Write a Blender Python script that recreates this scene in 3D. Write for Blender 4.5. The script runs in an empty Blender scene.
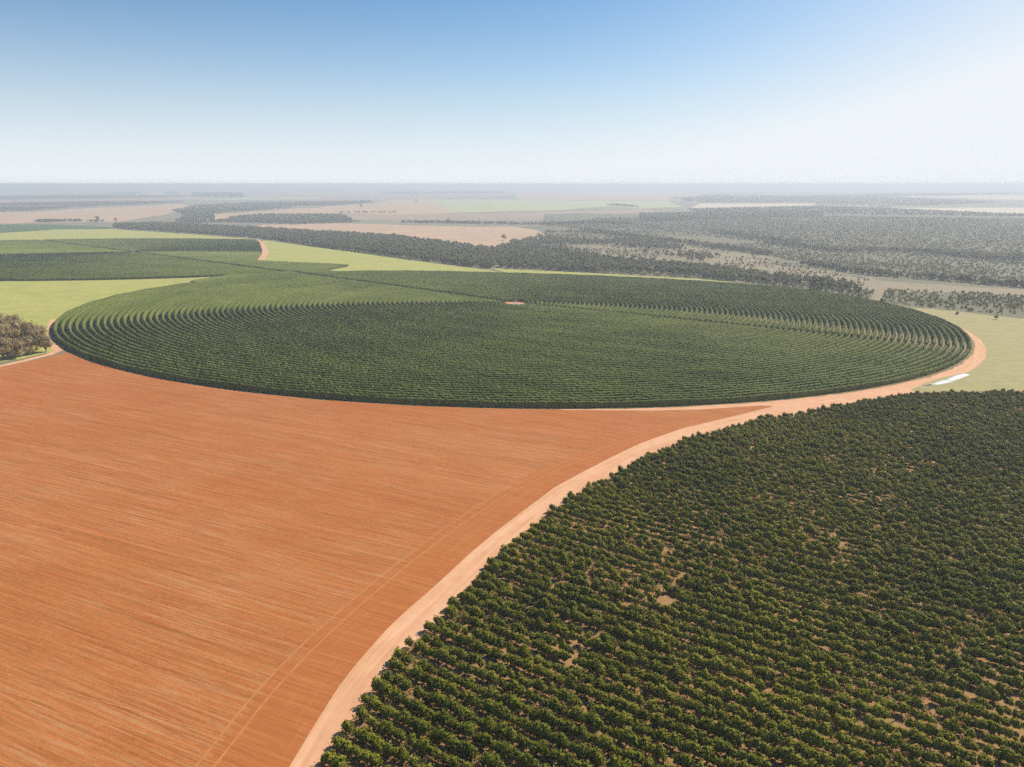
import bpy, bmesh, math, random, time
import numpy as np
from mathutils import Vector
from mathutils.geometry import delaunay_2d_cdt
T0 = time.time()
rng = np.random.default_rng(7); random.seed(7)
scene = bpy.context.scene
COL = scene.collection

# ------------------------------------------------------------------ camera and terrain
W, Hh, F, HZ, HC = 1024, 767, 750.0, 184.0, 92.0
PITCH = math.atan((383.5 - HZ) / F)
C1 = np.array([0.9, 590.7]); R1 = 313.4
C2 = np.array([-548.6, 1097.7]); R2 = 408.0
SX, SY = -0.0165, -0.0268
SPACING = 3.7

def terr(x, y):
    x = np.asarray(x, float); y = np.asarray(y, float)
    p = SX * (x - C1[0]) + SY * (y - C1[1])
    k = 3.0
    a = np.clip((y - 690) / 220, 0, 1); b = np.clip((x + 260) / 300, 0, 1)
    p = p - 5.0 * a * a * (3 - 2 * a) * b * b * (3 - 2 * b)      # the far side of the near circle dips a little
    p = -30 + k * np.logaddexp(0, (p + 30) / k)          # valley floor
    p = 34 - k * np.logaddexp(0, (34 - p) / k)           # plateau
    r = np.hypot(x, y)
    far = np.clip((r - 1700) / 2500, 0, 1)
    p = p + far * (3.0 * np.sin(x / 610 + 1.3) * np.cos(y / 830) + 4.0 * np.sin(y / 1430 + x / 2100))
    # low rise along the horizon on the left
    p = p + 46 * np.exp(-((x + 14000) / 6500) ** 2 - ((y - 21000) / 3500) ** 2)
    p = p + 26 * np.exp(-((x + 3000) / 5200) ** 2 - ((y - 30000) / 4000) ** 2)
    return p

def unp(px, py):
    px = np.atleast_1d(np.asarray(px, float)); py = np.atleast_1d(np.asarray(py, float))
    py = np.maximum(py, HZ + 1.9)
    u = (px - 512) / F; v = (383.5 - py) / F
    d = np.stack([u, math.cos(PITCH) + v * math.sin(PITCH), -math.sin(PITCH) + v * math.cos(PITCH)], 1)
    d /= np.hypot(d[:, 0], d[:, 1])[:, None]
    out = np.zeros((len(px), 2))
    ts = np.concatenate([np.linspace(20, 2000, 400), np.geomspace(2010, 60000, 500)])
    for i in range(len(px)):
        z = HC + d[i, 2] * ts; g = terr(d[i, 0] * ts, d[i, 1] * ts)
        below = np.nonzero(z < g)[0]
        if len(below) == 0: t = ts[-1]
        elif below[0] == 0: t = ts[0]
        else:
            a, b = ts[below[0] - 1], ts[below[0]]
            for _ in range(30):
                m = (a + b) / 2
                if HC + d[i, 2] * m < terr(d[i, 0] * m, d[i, 1] * m): b = m
                else: a = m
            t = (a + b) / 2
        out[i] = d[i, :2] * t
    return out

def project(x, y, z):
    z = z - HC
    d = y * math.cos(PITCH) - z * math.sin(PITCH); up = y * math.sin(PITCH) + z * math.cos(PITCH)
    d = np.where(d < 1, 1, d)
    return 512 + F * x / d, 383.5 - F * up / d

def wpoly(px, rough=0, step=0, seed=0):
    """pixel outline -> ground outline (world metres)"""
    px = np.array(px, float)
    if step:
        r = np.random.default_rng(seed); q = []
        for i in range(len(px)):
            a, b = px[i], px[(i + 1) % len(px)]
            n = max(1, int(np.hypot(*(b - a)) / step))
            for k in range(n):
                p = a + (b - a) * k / n
                if k: p = p + r.normal(0, 1, 2) * np.array([1, rough])
                q.append(p)
        px = np.array(q)
    return unp(px[:, 0], px[:, 1])

def inside(P, poly):
    x, y = P[:, 0], P[:, 1]; c = np.zeros(len(P), bool)
    n = len(poly); j = n - 1
    for i in range(n):
        xi, yi = poly[i]; xj, yj = poly[j]
        m = (yi > y) != (yj > y)
        with np.errstate(divide='ignore', invalid='ignore'):
            c ^= m & (x < (xj - xi) * (y - yi) / (yj - yi + 1e-30) + xi)
        j = i
    return c

# ------------------------------------------------------------------ materials
def srgb(*c): return tuple(c) + (1.0,)

def newmat(name):
    m = bpy.data.materials.new(name); m.use_nodes = True
    nt = m.node_tree; nt.nodes.clear()
    out = nt.nodes.new('ShaderNodeOutputMaterial'); b = nt.nodes.new('ShaderNodeBsdfPrincipled')
    nt.links.new(b.outputs[0], out.inputs[0])
    b.inputs['Roughness'].default_value = 0.9
    b.inputs['Specular IOR Level'].default_value = 0.1
    return m, nt, b, out

def N(nt, t, **kw):
    n = nt.nodes.new(t)
    for k, v in kw.items():
        if k.startswith('i_'): n.inputs[k[2:].replace('_', ' ')].default_value = v
        else: setattr(n, k, v)
    return n

def ramp(nt, fac, stops):
    r = nt.nodes.new('ShaderNodeValToRGB')
    while len(r.color_ramp.elements) < len(stops): r.color_ramp.elements.new(0.5)
    for e, (p, c) in zip(r.color_ramp.elements, stops): e.position = p; e.color = srgb(*c)
    nt.links.new(fac, r.inputs[0]); return r.outputs[0]

def mixc(nt, fac, a, b, mode='MIX'):
    m = nt.nodes.new('ShaderNodeMix'); m.data_type = 'RGBA'; m.blend_type = mode
    if isinstance(fac, (int, float)): m.inputs[0].default_value = fac
    else: nt.links.new(fac, m.inputs[0])
    for s, v in ((6, a), (7, b)):
        if isinstance(v, tuple): m.inputs[s].default_value = srgb(*v)
        else: nt.links.new(v, m.inputs[s])
    return m.outputs[2]

def noise(nt, vec, scale, detail=4, rough=0.55, dist=0.0):
    n = N(nt, 'ShaderNodeTexNoise'); n.inputs['Scale'].default_value = scale
    n.inputs['Detail'].default_value = detail; n.inputs['Roughness'].default_value = rough
    n.inputs['Distortion'].default_value = dist
    nt.links.new(vec, n.inputs['Vector']); return n.outputs[0]

def wpos(nt, rot=0.0, scale=(1, 1, 1)):
    g = N(nt, 'ShaderNodeNewGeometry'); m = N(nt, 'ShaderNodeMapping')
    m.inputs['Rotation'].default_value = (0, 0, rot)
    nt.links.new(g.outputs['Position'], m.inputs['Vector'])
    if scale == (1, 1, 1): return m.outputs[0]
    m2 = N(nt, 'ShaderNodeMapping'); m2.inputs['Scale'].default_value = scale
    nt.links.new(m.outputs[0], m2.inputs['Vector']); return m2.outputs[0]

def bump(nt, b, h, strength, dist):
    n = N(nt, 'ShaderNodeBump'); n.inputs['Strength'].default_value = strength; n.inputs['Distance'].default_value = dist
    nt.links.new(h, n.inputs['Height']); nt.links.new(n.outputs[0], b.inputs['Normal'])

def ground_mat(name, cols, s1=0.02, s2=0.3, fine=1.0, bmp=0.0):
    m, nt, b, _ = newmat(name); p = wpos(nt)
    a = noise(nt, p, s1, 5, 0.6, 0.4); c = noise(nt, p, s2, 6, 0.7)
    col1 = ramp(nt, a, [(0.3, cols[0]), (0.5, cols[1]), (0.7, cols[2])])
    col2 = ramp(nt, c, [(0.35, tuple(v * 0.72 for v in cols[1])), (0.65, tuple(min(1, v * 1.25) for v in cols[1]))])
    col = mixc(nt, 0.5, col1, col2)
    c3 = noise(nt, p, s2 * 6, 4, 0.75)
    col = mixc(nt, 0.3, col, ramp(nt, c3, [(0.38, tuple(v * 0.6 for v in cols[1])), (0.62, tuple(min(1, v * 1.35) for v in cols[1]))]))
    nt.links.new(col, b.inputs['Base Color'])
    if bmp: bump(nt, b, c, 0.5, bmp)
    return m

# direction of the furrows on the red field and of the coffee rows (world, radians)
def vp_dir(vx): return math.atan2(F / math.cos(PITCH), vx - 512)
FURROW = vp_dir(-1200); ROWDIR = vp_dir(-650)

def red_soil():
    m, nt, b, _ = newmat('red_tilled_soil')
    p = wpos(nt, -FURROW)                        # x runs along the furrows
    def st(sx, sy, scale, detail=3, rough=0.6, dist=0.0):
        mm = N(nt, 'ShaderNodeMapping'); mm.inputs['Scale'].default_value = (sx, sy, 1)
        nt.links.new(p, mm.inputs['Vector']); return noise(nt, mm.outputs[0], scale, detail, rough, dist)
    big = noise(nt, p, 0.012, 4, 0.6, 0.5)
    base = ramp(nt, big, [(0.3, (0.47, 0.150, 0.056)), (0.5, (0.49, 0.168, 0.060)), (0.72, (0.45, 0.178, 0.066))])
    bands = st(0.006, 0.17, 1.0, 6, 0.78)
    c = mixc(nt, 0.75, base, ramp(nt, bands, [(0.3, (0.31, 0.105, 0.038)), (0.5, (0.46, 0.16, 0.058)), (0.68, (0.60, 0.27, 0.125))]))
    fine = st(0.05, 2.0, 1.0, 6, 0.85)
    c = mixc(nt, 0.50, c, ramp(nt, fine, [(0.36, (0.20, 0.075, 0.026)), (0.5, (0.46, 0.165, 0.06)), (0.64, (0.68, 0.34, 0.18))]))
    clod = noise(nt, p, 1.1, 5, 0.8)
    c = mixc(nt, 0.2, c, ramp(nt, clod, [(0.35, (0.22, 0.085, 0.03)), (0.5, (0.46, 0.165, 0.06)), (0.66, (0.70, 0.36, 0.2))]))
    # straw residue lying in patches
    patch = noise(nt, p, 0.03, 4, 0.65)
    straw = st(0.05, 2.2, 1.0, 6, 0.85)
    mul = N(nt, 'ShaderNodeMath', operation='MULTIPLY')
    s1 = ramp(nt, patch, [(0.38, (0.15, 0.15, 0.15)), (0.60, (1, 1, 1))]); s2 = ramp(nt, straw, [(0.48, (0, 0, 0)), (0.64, (1, 1, 1))])
    nt.links.new(s1, mul.inputs[0]); nt.links.new(s2, mul.inputs[1])
    c = mixc(nt, mul.outputs[0], c, (0.56, 0.36, 0.24))
    ln = st(0.006, 0.75, 1.0, 3, 0.8)
    c = mixc(nt, ramp(nt, ln, [(0.60, (0, 0, 0)), (0.68, (0.8, 0.8, 0.8))]), c, (0.60, 0.25, 0.105))
    l2 = st(0.008, 0.55, 1.7, 3, 0.8)
    c = mixc(nt, ramp(nt, l2, [(0.60, (0, 0, 0)), (0.70, (0.7, 0.7, 0.7))]), c, (0.22, 0.085, 0.03))
    gr = st(0.03, 1.1, 1.0, 6, 0.85); g2 = ramp(nt, gr, [(0.50, (0, 0, 0)), (0.70, (0.6, 0.6, 0.6))])
    c = mixc(nt, g2, c, (0.27, 0.145, 0.045))
    c = mixc(nt, 1.0, c, (0.84, 0.705, 0.47), 'MULTIPLY')
    nt.links.new(c, b.inputs['Base Color'])
    ad = N(nt, 'ShaderNodeMath', operation='ADD'); nt.links.new(fine, ad.inputs[0]); nt.links.new(noise(nt, p, 3.0, 3), ad.inputs[1])
    bump(nt, b, ad.outputs[0], 0.5, 0.12)
    return m

def headland_soil():
    m, nt, b, _ = newmat('worked_headland_soil')
    at = N(nt, 'ShaderNodeAttribute', attribute_name='road_uv')
    mm = N(nt, 'ShaderNodeMapping'); mm.inputs['Scale'].default_value = (0.03, 0.9, 1)
    nt.links.new(at.outputs['Vector'], mm.inputs['Vector'])
    st = noise(nt, mm.outputs[0], 1.0, 5, 0.7, 1.2)
    p = wpos(nt); big = noise(nt, p, 0.05, 4, 0.6, 1.0)
    c = ramp(nt, st, [(0.3, (0.38, 0.14, 0.052)), (0.5, (0.455, 0.17, 0.064)), (0.7, (0.52, 0.215, 0.09))])
    c = mixc(nt, ramp(nt, big, [(0.4, (0, 0, 0)), (0.7, (0.4, 0.4, 0.4))]), c, (0.49, 0.155, 0.055))
    mf = N(nt, 'ShaderNodeMapping'); mf.inputs['Scale'].default_value = (0.05, 2.2, 1)
    nt.links.new(wpos(nt, -FURROW), mf.inputs['Vector']); fl = noise(nt, mf.outputs[0], 1.0, 6, 0.85)
    c = mixc(nt, 0.55, c, ramp(nt, fl, [(0.34, (0.28, 0.12, 0.045)), (0.5, (0.47, 0.18, 0.072)), (0.66, (0.62, 0.34, 0.19))]))
    c = mixc(nt, 1.0, c, (0.84, 0.705, 0.47), 'MULTIPLY')
    nt.links.new(c, b.inputs['Base Color']); bump(nt, b, st, 0.4, 0.1)
    return m

def road_mat():
    m, nt, b, _ = newmat('pale_dirt_road')
    at = N(nt, 'ShaderNodeAttribute', attribute_name='road_uv')
    mm = N(nt, 'ShaderNodeMapping'); mm.inputs['Scale'].default_value = (0.03, 0.9, 1)
    nt.links.new(at.outputs['Vector'], mm.inputs['Vector'])
    st = noise(nt, mm.outputs[0], 1.0, 5, 0.65, 0.6)
    p = wpos(nt); blot = noise(nt, p, 0.25, 5, 0.65)
    c = ramp(nt, st, [(0.3, (0.49, 0.245, 0.12)), (0.5, (0.62, 0.345, 0.20)), (0.68, (0.70, 0.44, 0.28))])
    c = mixc(nt, 0.35, c, ramp(nt, blot, [(0.35, (0.50, 0.225, 0.09)), (0.65, (0.68, 0.36, 0.18))]))
    nt.links.new(c, b.inputs['Base Color']); bump(nt, b, st, 0.3, 0.05)
    return m

def foliage_mat(name, dark, mid, light, trans=0.28, scale=0.6, tcol=None, rough=0.55, spec=0.25, patch=0.0):
    m, nt, b, out = newmat(name)
    b.inputs['Roughness'].default_value = rough; b.inputs['Specular IOR Level'].default_value = spec
    oi = N(nt, 'ShaderNodeObjectInfo'); p = wpos(nt)
    n1 = noise(nt, p, scale, 3, 0.6)
    c = ramp(nt, n1, [(0.3, dark), (0.52, mid), (0.72, light)])
    c2 = ramp(nt, oi.outputs['Random'], [(0.0, dark), (0.55, mid), (1.0, light)])
    c = mixc(nt, 0.45, c, c2)
    if patch:
        n2 = noise(nt, p, patch, 4, 0.6, 0.3)
        c = mixc(nt, 0.45, c, ramp(nt, n2, [(0.35, dark), (0.65, light)]))
    nt.links.new(c, b.inputs['Base Color'])
    tr = N(nt, 'ShaderNodeBsdfTranslucent')
    t = tcol or tuple(min(1, v * f) for v, f in zip(light, (1.5, 1.35, 0.7)))
    nt.links.new(mixc(nt, 0.5, c, t), tr.inputs['Color'])
    mx = N(nt, 'ShaderNodeMixShader'); mx.inputs[0].default_value = trans
    nt.links.new(b.outputs[0], mx.inputs[1]); nt.links.new(tr.outputs[0], mx.inputs[2]); nt.links.new(mx.outputs[0], out.inputs[0])
    return m

def plain(name, col, rough=0.8, metal=0.0, var=0.15, scale=2.0):
    m, nt, b, _ = newmat(name); p = wpos(nt); n = noise(nt, p, scale, 4)
    nt.links.new(ramp(nt, n, [(0.3, tuple(v * (1 - var) for v in col)), (0.7, tuple(min(1, v * (1 + var)) for v in col))]), b.inputs['Base Color'])
    b.inputs['Roughness'].default_value = rough; b.inputs['Metallic'].default_value = metal
    return m

M = {}
M['red'] = red_soil(); M['headland'] = headland_soil(); M['road'] = road_mat()
M['track'] = ground_mat('tyre_track_soil', [(0.43, 0.16, 0.052), (0.46, 0.178, 0.060), (0.49, 0.20, 0.072)], 0.1, 1.0)
M['plot'] = ground_mat('coffee_plot_soil', [(0.36, 0.185, 0.09), (0.31, 0.17, 0.07), (0.26, 0.18, 0.055)], 0.05, 0.7, bmp=0.08)
M['circle'] = ground_mat('crop_circle_soil', [(0.20, 0.13, 0.06), (0.22, 0.16, 0.07), (0.24, 0.20, 0.08)], 0.02, 0.4)
M['clearing'] = ground_mat('bare_red_soil', [(0.50, 0.23, 0.12), (0.56, 0.27, 0.15), (0.6, 0.32, 0.2)], 0.1, 0.5)
M['bright'] = ground_mat('young_green_crop', [(0.33, 0.325, 0.075), (0.36, 0.345, 0.09), (0.41, 0.35, 0.11)], 0.012, 0.08)
M['pasture'] = ground_mat('dry_pasture', [(0.30, 0.26, 0.105), (0.33, 0.285, 0.12), (0.38, 0.30, 0.14)], 0.02, 0.15, bmp=0.1)
M['savanna'] = ground_mat('dry_savanna', [(0.13, 0.125, 0.07), (0.17, 0.15, 0.085), (0.23, 0.185, 0.11)], 0.006, 0.05)
M['tan'] = ground_mat('tan_clearing', [(0.19, 0.165, 0.09), (0.26, 0.205, 0.12), (0.31, 0.24, 0.145)], 0.006, 0.04)
M['pink'] = ground_mat('fallow_pink_soil', [(0.42, 0.275, 0.16), (0.48, 0.315, 0.185), (0.50, 0.36, 0.21)], 0.003, 0.02)
M['dull'] = ground_mat('dull_rose_fallow', [(0.28, 0.21, 0.14), (0.34, 0.24, 0.16), (0.38, 0.29, 0.19)], 0.002, 0.015)
M['pale'] = ground_mat('pale_stubble', [(0.56, 0.45, 0.28), (0.62, 0.50, 0.33), (0.66, 0.56, 0.40)], 0.002, 0.015)
M['farg'] = ground_mat('far_green_crop', [(0.34, 0.37, 0.15), (0.40, 0.41, 0.18), (0.45, 0.43, 0.21)], 0.002, 0.02)
M['darkg'] = ground_mat('dark_green_crop', [(0.055, 0.10, 0.035), (0.07, 0.115, 0.04), (0.09, 0.13, 0.05)], 0.01, 0.08)
M['base'] = ground_mat('open_country', [(0.12, 0.135, 0.075), (0.22, 0.19, 0.12), (0.34, 0.26, 0.17)], 0.0007, 0.004)
M['wood'] = ground_mat('woodland_floor', [(0.11, 0.11, 0.06), (0.145, 0.135, 0.075), (0.19, 0.16, 0.095)], 0.004, 0.05)

# ------------------------------------------------------------------ ground regions (later ones lie on top in the list)
road_L = [(240,830),(289,767),(315,724),(338.6,686.7),(357,663),(385.5,630.5),(402.7,614),(438,583),(467,556),(496.5,531),(525.8,509),(555,487),(584.4,471),(613.7,456),(641,443),(683,428),(724,418.5),(750,412),(778,405.5)]
road_R = [(272,830),(313,767),(336,731),(357,698),(378.4,670),(402,642),(425,621),(444,602),(467,579.7),(490.6,554),(525.8,524),(561,496),(584.4,482),(613.7,467.5),(641,452),(683,436),(724,424),(760,414),(800,407.5),(843.5,402),(882.6,397),(916,393.2)]
ring_out = [(978,395),(916,392.8),(911,389.5),(924,383.5),(941,377.6),(955,375),(968.5,371.8),(978,366),(985.5,358),(986.5,350),(981,340),(971,333),(955,324)]
def circ(c, r, n=360, jit=0.0, seed=0):
    g = np.random.default_rng(seed); t = np.linspace(0, 2 * np.pi, n, endpoint=False)
    rr = r + g.normal(0, jit, n) if jit else r
    return np.stack([c[0] + rr * np.cos(t), c[1] + rr * np.sin(t)], 1)
def ribbon_px(pts, w):      # centre line in pixels -> ground strip of width w metres
    c = wpoly(pts); q = []
    d = np.gradient(c, axis=0); d /= np.hypot(d[:, 0], d[:, 1])[:, None]; n = np.stack([-d[:, 1], d[:, 0]], 1)
    return np.concatenate([c + n * w / 2, (c - n * w / 2)[::-1]])

REG = []   # (name, polygon, material)
def reg(name, poly, mat): REG.append((name, np.asarray(poly), mat))
def far(name, px, mat, rough=0.25, step=14): reg(name, wpoly(px, rough, step, len(REG)), mat)

# far country
far('hills', [(-400,186.5),(-400,191),(150,190),(300,191),(620,190.5),(1024,190),(1500,190),(1500,186.3),(500,186.3)], 'wood', 0.15)
far('fallow_field', [(-300,191.5),(-300,203),(30,203),(130,201),(260,199),(256,193.5),(100,191.5)], 'dull')
far('fallow_field', [(260,192.5),(262,200),(330,201),(373,202),(440,198.5),(512,196),(512,190.8),(380,191.5)], 'dull')
far('pale_field', [(112,190.8),(112,193.5),(165,194.5),(165,192),(140,190.5)], 'pale', 0.1)
far('pale_field', [(300,192.8),(335,192),(335,194),(300,195)], 'bright', 0.1)
far('fallow_field', [(512,191.6),(680,191.8),(700,193.5),(700,197.5),(667,200),(562,200.5),(520,200)], 'pink')
far('fallow_field', [(-300,214),(-300,224.5),(0,223.5),(60,222),(115,222),(165,214.5),(190,207.5),(185,203.8),(100,207.5),(30,212)], 'pink')
far('fallow_field', [(256,211.5),(373,203.5),(395,199.5),(431,199),(452,213),(420,214.8),(341,213.5),(300,216),(240,218),(215,219.5),(213,214.5)], 'pink')
far('fallow_field', [(300,216.5),(341,214.5),(452,213.5),(562,211.5),(640,209),(660,213),(600,218),(512,220.5),(350,219.5)], 'dull')
far('green_field', [(431,199.2),(512,199.4),(562,200.7),(667,200.3),(682,207),(640,208.5),(610,206.3),(562,210),(512,211),(452,212.8)], 'farg', 0.15)
far('pale_field', [(700,203.5),(815,203.5),(815,206.5),(690,208.5)], 'pale', 0.15)
far('pale_field', [(878,208),(930,210.5),(1024,214),(1500,216),(1500,209),(1024,207.5)], 'pale', 0.15)
far('pale_field', [(900,196.5),(1024,200),(1500,201),(1500,194),(1010,192.5),(930,192)], 'pale', 0.15)
far('pale_field', [(720,194.5),(860,195),(880,197),(720,197)], 'pale', 0.15)
far('pale_field', [(823,215.3),(900,216),(1024,217),(1500,219),(1500,221),(1024,219.6),(823,216.8)], 'pink', 0.1)
far('pale_field', [(-60,193.5),(40,194),(95,193),(60,191.8),(-60,191.6)], 'pink', 0.1)
far('green_field', [(200,200.2),(300,199.2),(330,197),(240,197.6)], 'farg', 0.1)
far('pale_field', [(560,194.4),(660,194.2),(690,192.6),(600,192.4)], 'pale', 0.1)
far('fallow_field', [(740,191.2),(900,191.4),(900,189.8),(780,189.6)], 'dull', 0.1)
far('pale_field', [(350,190.6),(470,190.2),(480,189.3),(360,189.5)], 'pink', 0.1)
far('pale_field', [(600,215.5),(560,218),(600,219),(700,214.5),(660,213.5)], 'tan', 0.2)
far('woodland_floor', [(0,197.5),(120,196),(190,197),(90,198.8),(0,199.6)], 'wood', 0.2)
# middle distance
far('savanna_ground', [(516,227),(700,222),(1024,222),(1500,224),(1500,345),(1024,330),(866,310),(700,290),(600,280),(490,275)], 'savanna')
far('woodland_floor', [(545,214),(823,212),(1500,222),(1500,262),(1024,258),(930,247),(800,243),(700,233),(600,227),(540,225)], 'wood')
far('dry_clearing', [(594,237),(640,236),(690,247),(770,257),(780,262),(700,262),(660,260),(590,262),(560,256),(570,246)], 'tan')
far('dry_clearing', [(714,252),(768,265),(830,271),(868,280),(930,284),(1024,290),(1024,300),(900,296),(860,292),(760,275),(700,266)], 'tan')
far('dry_clearing', [(594,266),(560,268),(560,262),(600,260)], 'tan')
far('woodland_floor', [(884,292),(960,293),(1024,298),(1500,318),(1500,345),(1024,317.5),(960,310.5),(892,304.5),(876,302)], 'wood', 0.4, 8)
reg('dirt_path', ribbon_px([(868,277),(876,283),(880,290),(877,299),(868,306)], 9), 'tan')
far('fallow_field', [(256,225),(331,222.8),(406,225.2),(481,227),(512,226.5),(537,230),(546,235),(540,240),(532,247),(537,256),(512,262),(440,256),(330,236),(262,230)], 'pink', 0.12)
far('dark_green_field', [(-300,225),(0,224.6),(58,224.6),(111,227.3),(112,229.5),(58,229.5),(0,233),(-300,242)], 'darkg', 0.05)
far('grass_field', [(-300,234.5),(0,233.2),(58.6,229.4),(111,229),(156,232),(200,234.8),(258.6,239.5),(317,247),(362,253),(400,258.5),(439,264),(490,270.3),(520,276),(330,290),(200,300),(-300,330)], 'bright', 0.04)
far('grass_field', [(490,268),(600,273.6),(700,279),(800,288.5),(830,292.3),(867,300.0),(867,303),(840,304),(700,290),(540,282)], 'bright', 0.04)
reg('pasture', wpoly([(866,303),(892,306.2),(925.6,308.6),(960.7,311.6),(990,315.5),(1024,318.6),(1400,360),(1500,450),(1024,402),(1000,400),(900,400),(850,350)], 0.12, 8, 5), 'pasture')
reg('grass_field', wpoly([(-500,296),(0,282.5),(190,281.2),(260,281),(180,330),(75,352),(60,350.5),(48,352.5),(20,359),(0,362),(-500,420)]), 'bright')
reg('crop_circle_ground', circ(C2, R2 + 1.5, 300, 0.5, 3), 'circle')
reg('crop_circle_ground', wpoly([(190,283),(225,277.2),(260,272),(325,269.8),(340,275),(260,300)]), 'circle')
far('woodland_floor', [(258,228),(330,232),(400,236),(450,245),(490,260),(492,269.8),(439,263.8),(400,258.4),(362,252.9),(317,247),(262,239.8)], 'wood', 0, 0)
reg('grass_field', wpoly([(262.5,239.6),(317,247.3),(362,253.2),(400,258.7),(439,264.2),(492,270.2),(420,271),(325,270.6),(345,267.2),(349,266),(300,263.8),(262,262),(263,255),(262,243)]), 'bright')
reg('dirt_road', ribbon_px([(257,239.8),(262,243),(264,248),(265.5,253),(262,258),(260.5,262)], 9), 'road')
reg('red_soil_field', wpoly([(-500,430),(0,366.5),(23,363),(51,356.5),(67,352),(500,380),(800,395),(900,395),(800,450),(300,1400),(-900,1400),(-1500,700)]), 'red')
HEAD = [(724,421),(683,432),(640,450),(560,492),(500,540),(440,598),(400,636),(345,700),(300,767),(262,850),(128,850),(205,767),(270,681),(330,622),(420,548),(500,492),(560,460),(620,440),(690,420),(720,415)]
reg('headland_strip', wpoly(HEAD, 1.6, 7, 9), 'headland')
reg('dirt_road', np.concatenate([wpoly(road_L + ring_out[::-1][:0]), wpoly([(860,396),(905,389),(916,393)])[0:0], wpoly([(x + 14, y + 9 * (y > 400)) for x, y in road_R])[::-1]]), 'road')
reg('dirt_road', wpoly([(560,409.8),(640,410.6),(700,409.5),(760,405.5),(778,406.5),(840,403.5),(916,393.5)] + ring_out[1:] + [(900,330),(700,380)], 0.0), 'road')
reg('dirt_road', ribbon_px([(-300,410),(0,366),(23,361),(49,354.5),(58,350.5),(54,345),(51.5,335),(50.5,326),(54,319)], 4.2), 'road')
reg('crop_circle_ground', circ(C1, R1 + 1.2, 500, 0.35, 2), 'circle')
COFFEE = [(272,830),(313,767)] + road_R[2:] + [(940,392),(1024,390.8),(1500,400),(2600,900),(1500,1400),(-50,1400)]
reg('coffee_plot_ground', wpoly([(x + 7 * (y > 400), y + 5 * (y > 400) * (y < 700)) for x, y in COFFEE], 0.9, 7, 4), 'plot')
# red clearing around the pivot of the near circle
t = np.linspace(0, 2 * np.pi, 24, endpoint=False)
reg('bare_clearing', C1 + np.array([2, -1]) + np.stack([9.5 * np.cos(t), 17.0 * np.sin(t)], 1) * (1 + 0.15 * np.sin(3 * t))[:, None], 'clearing')

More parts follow.
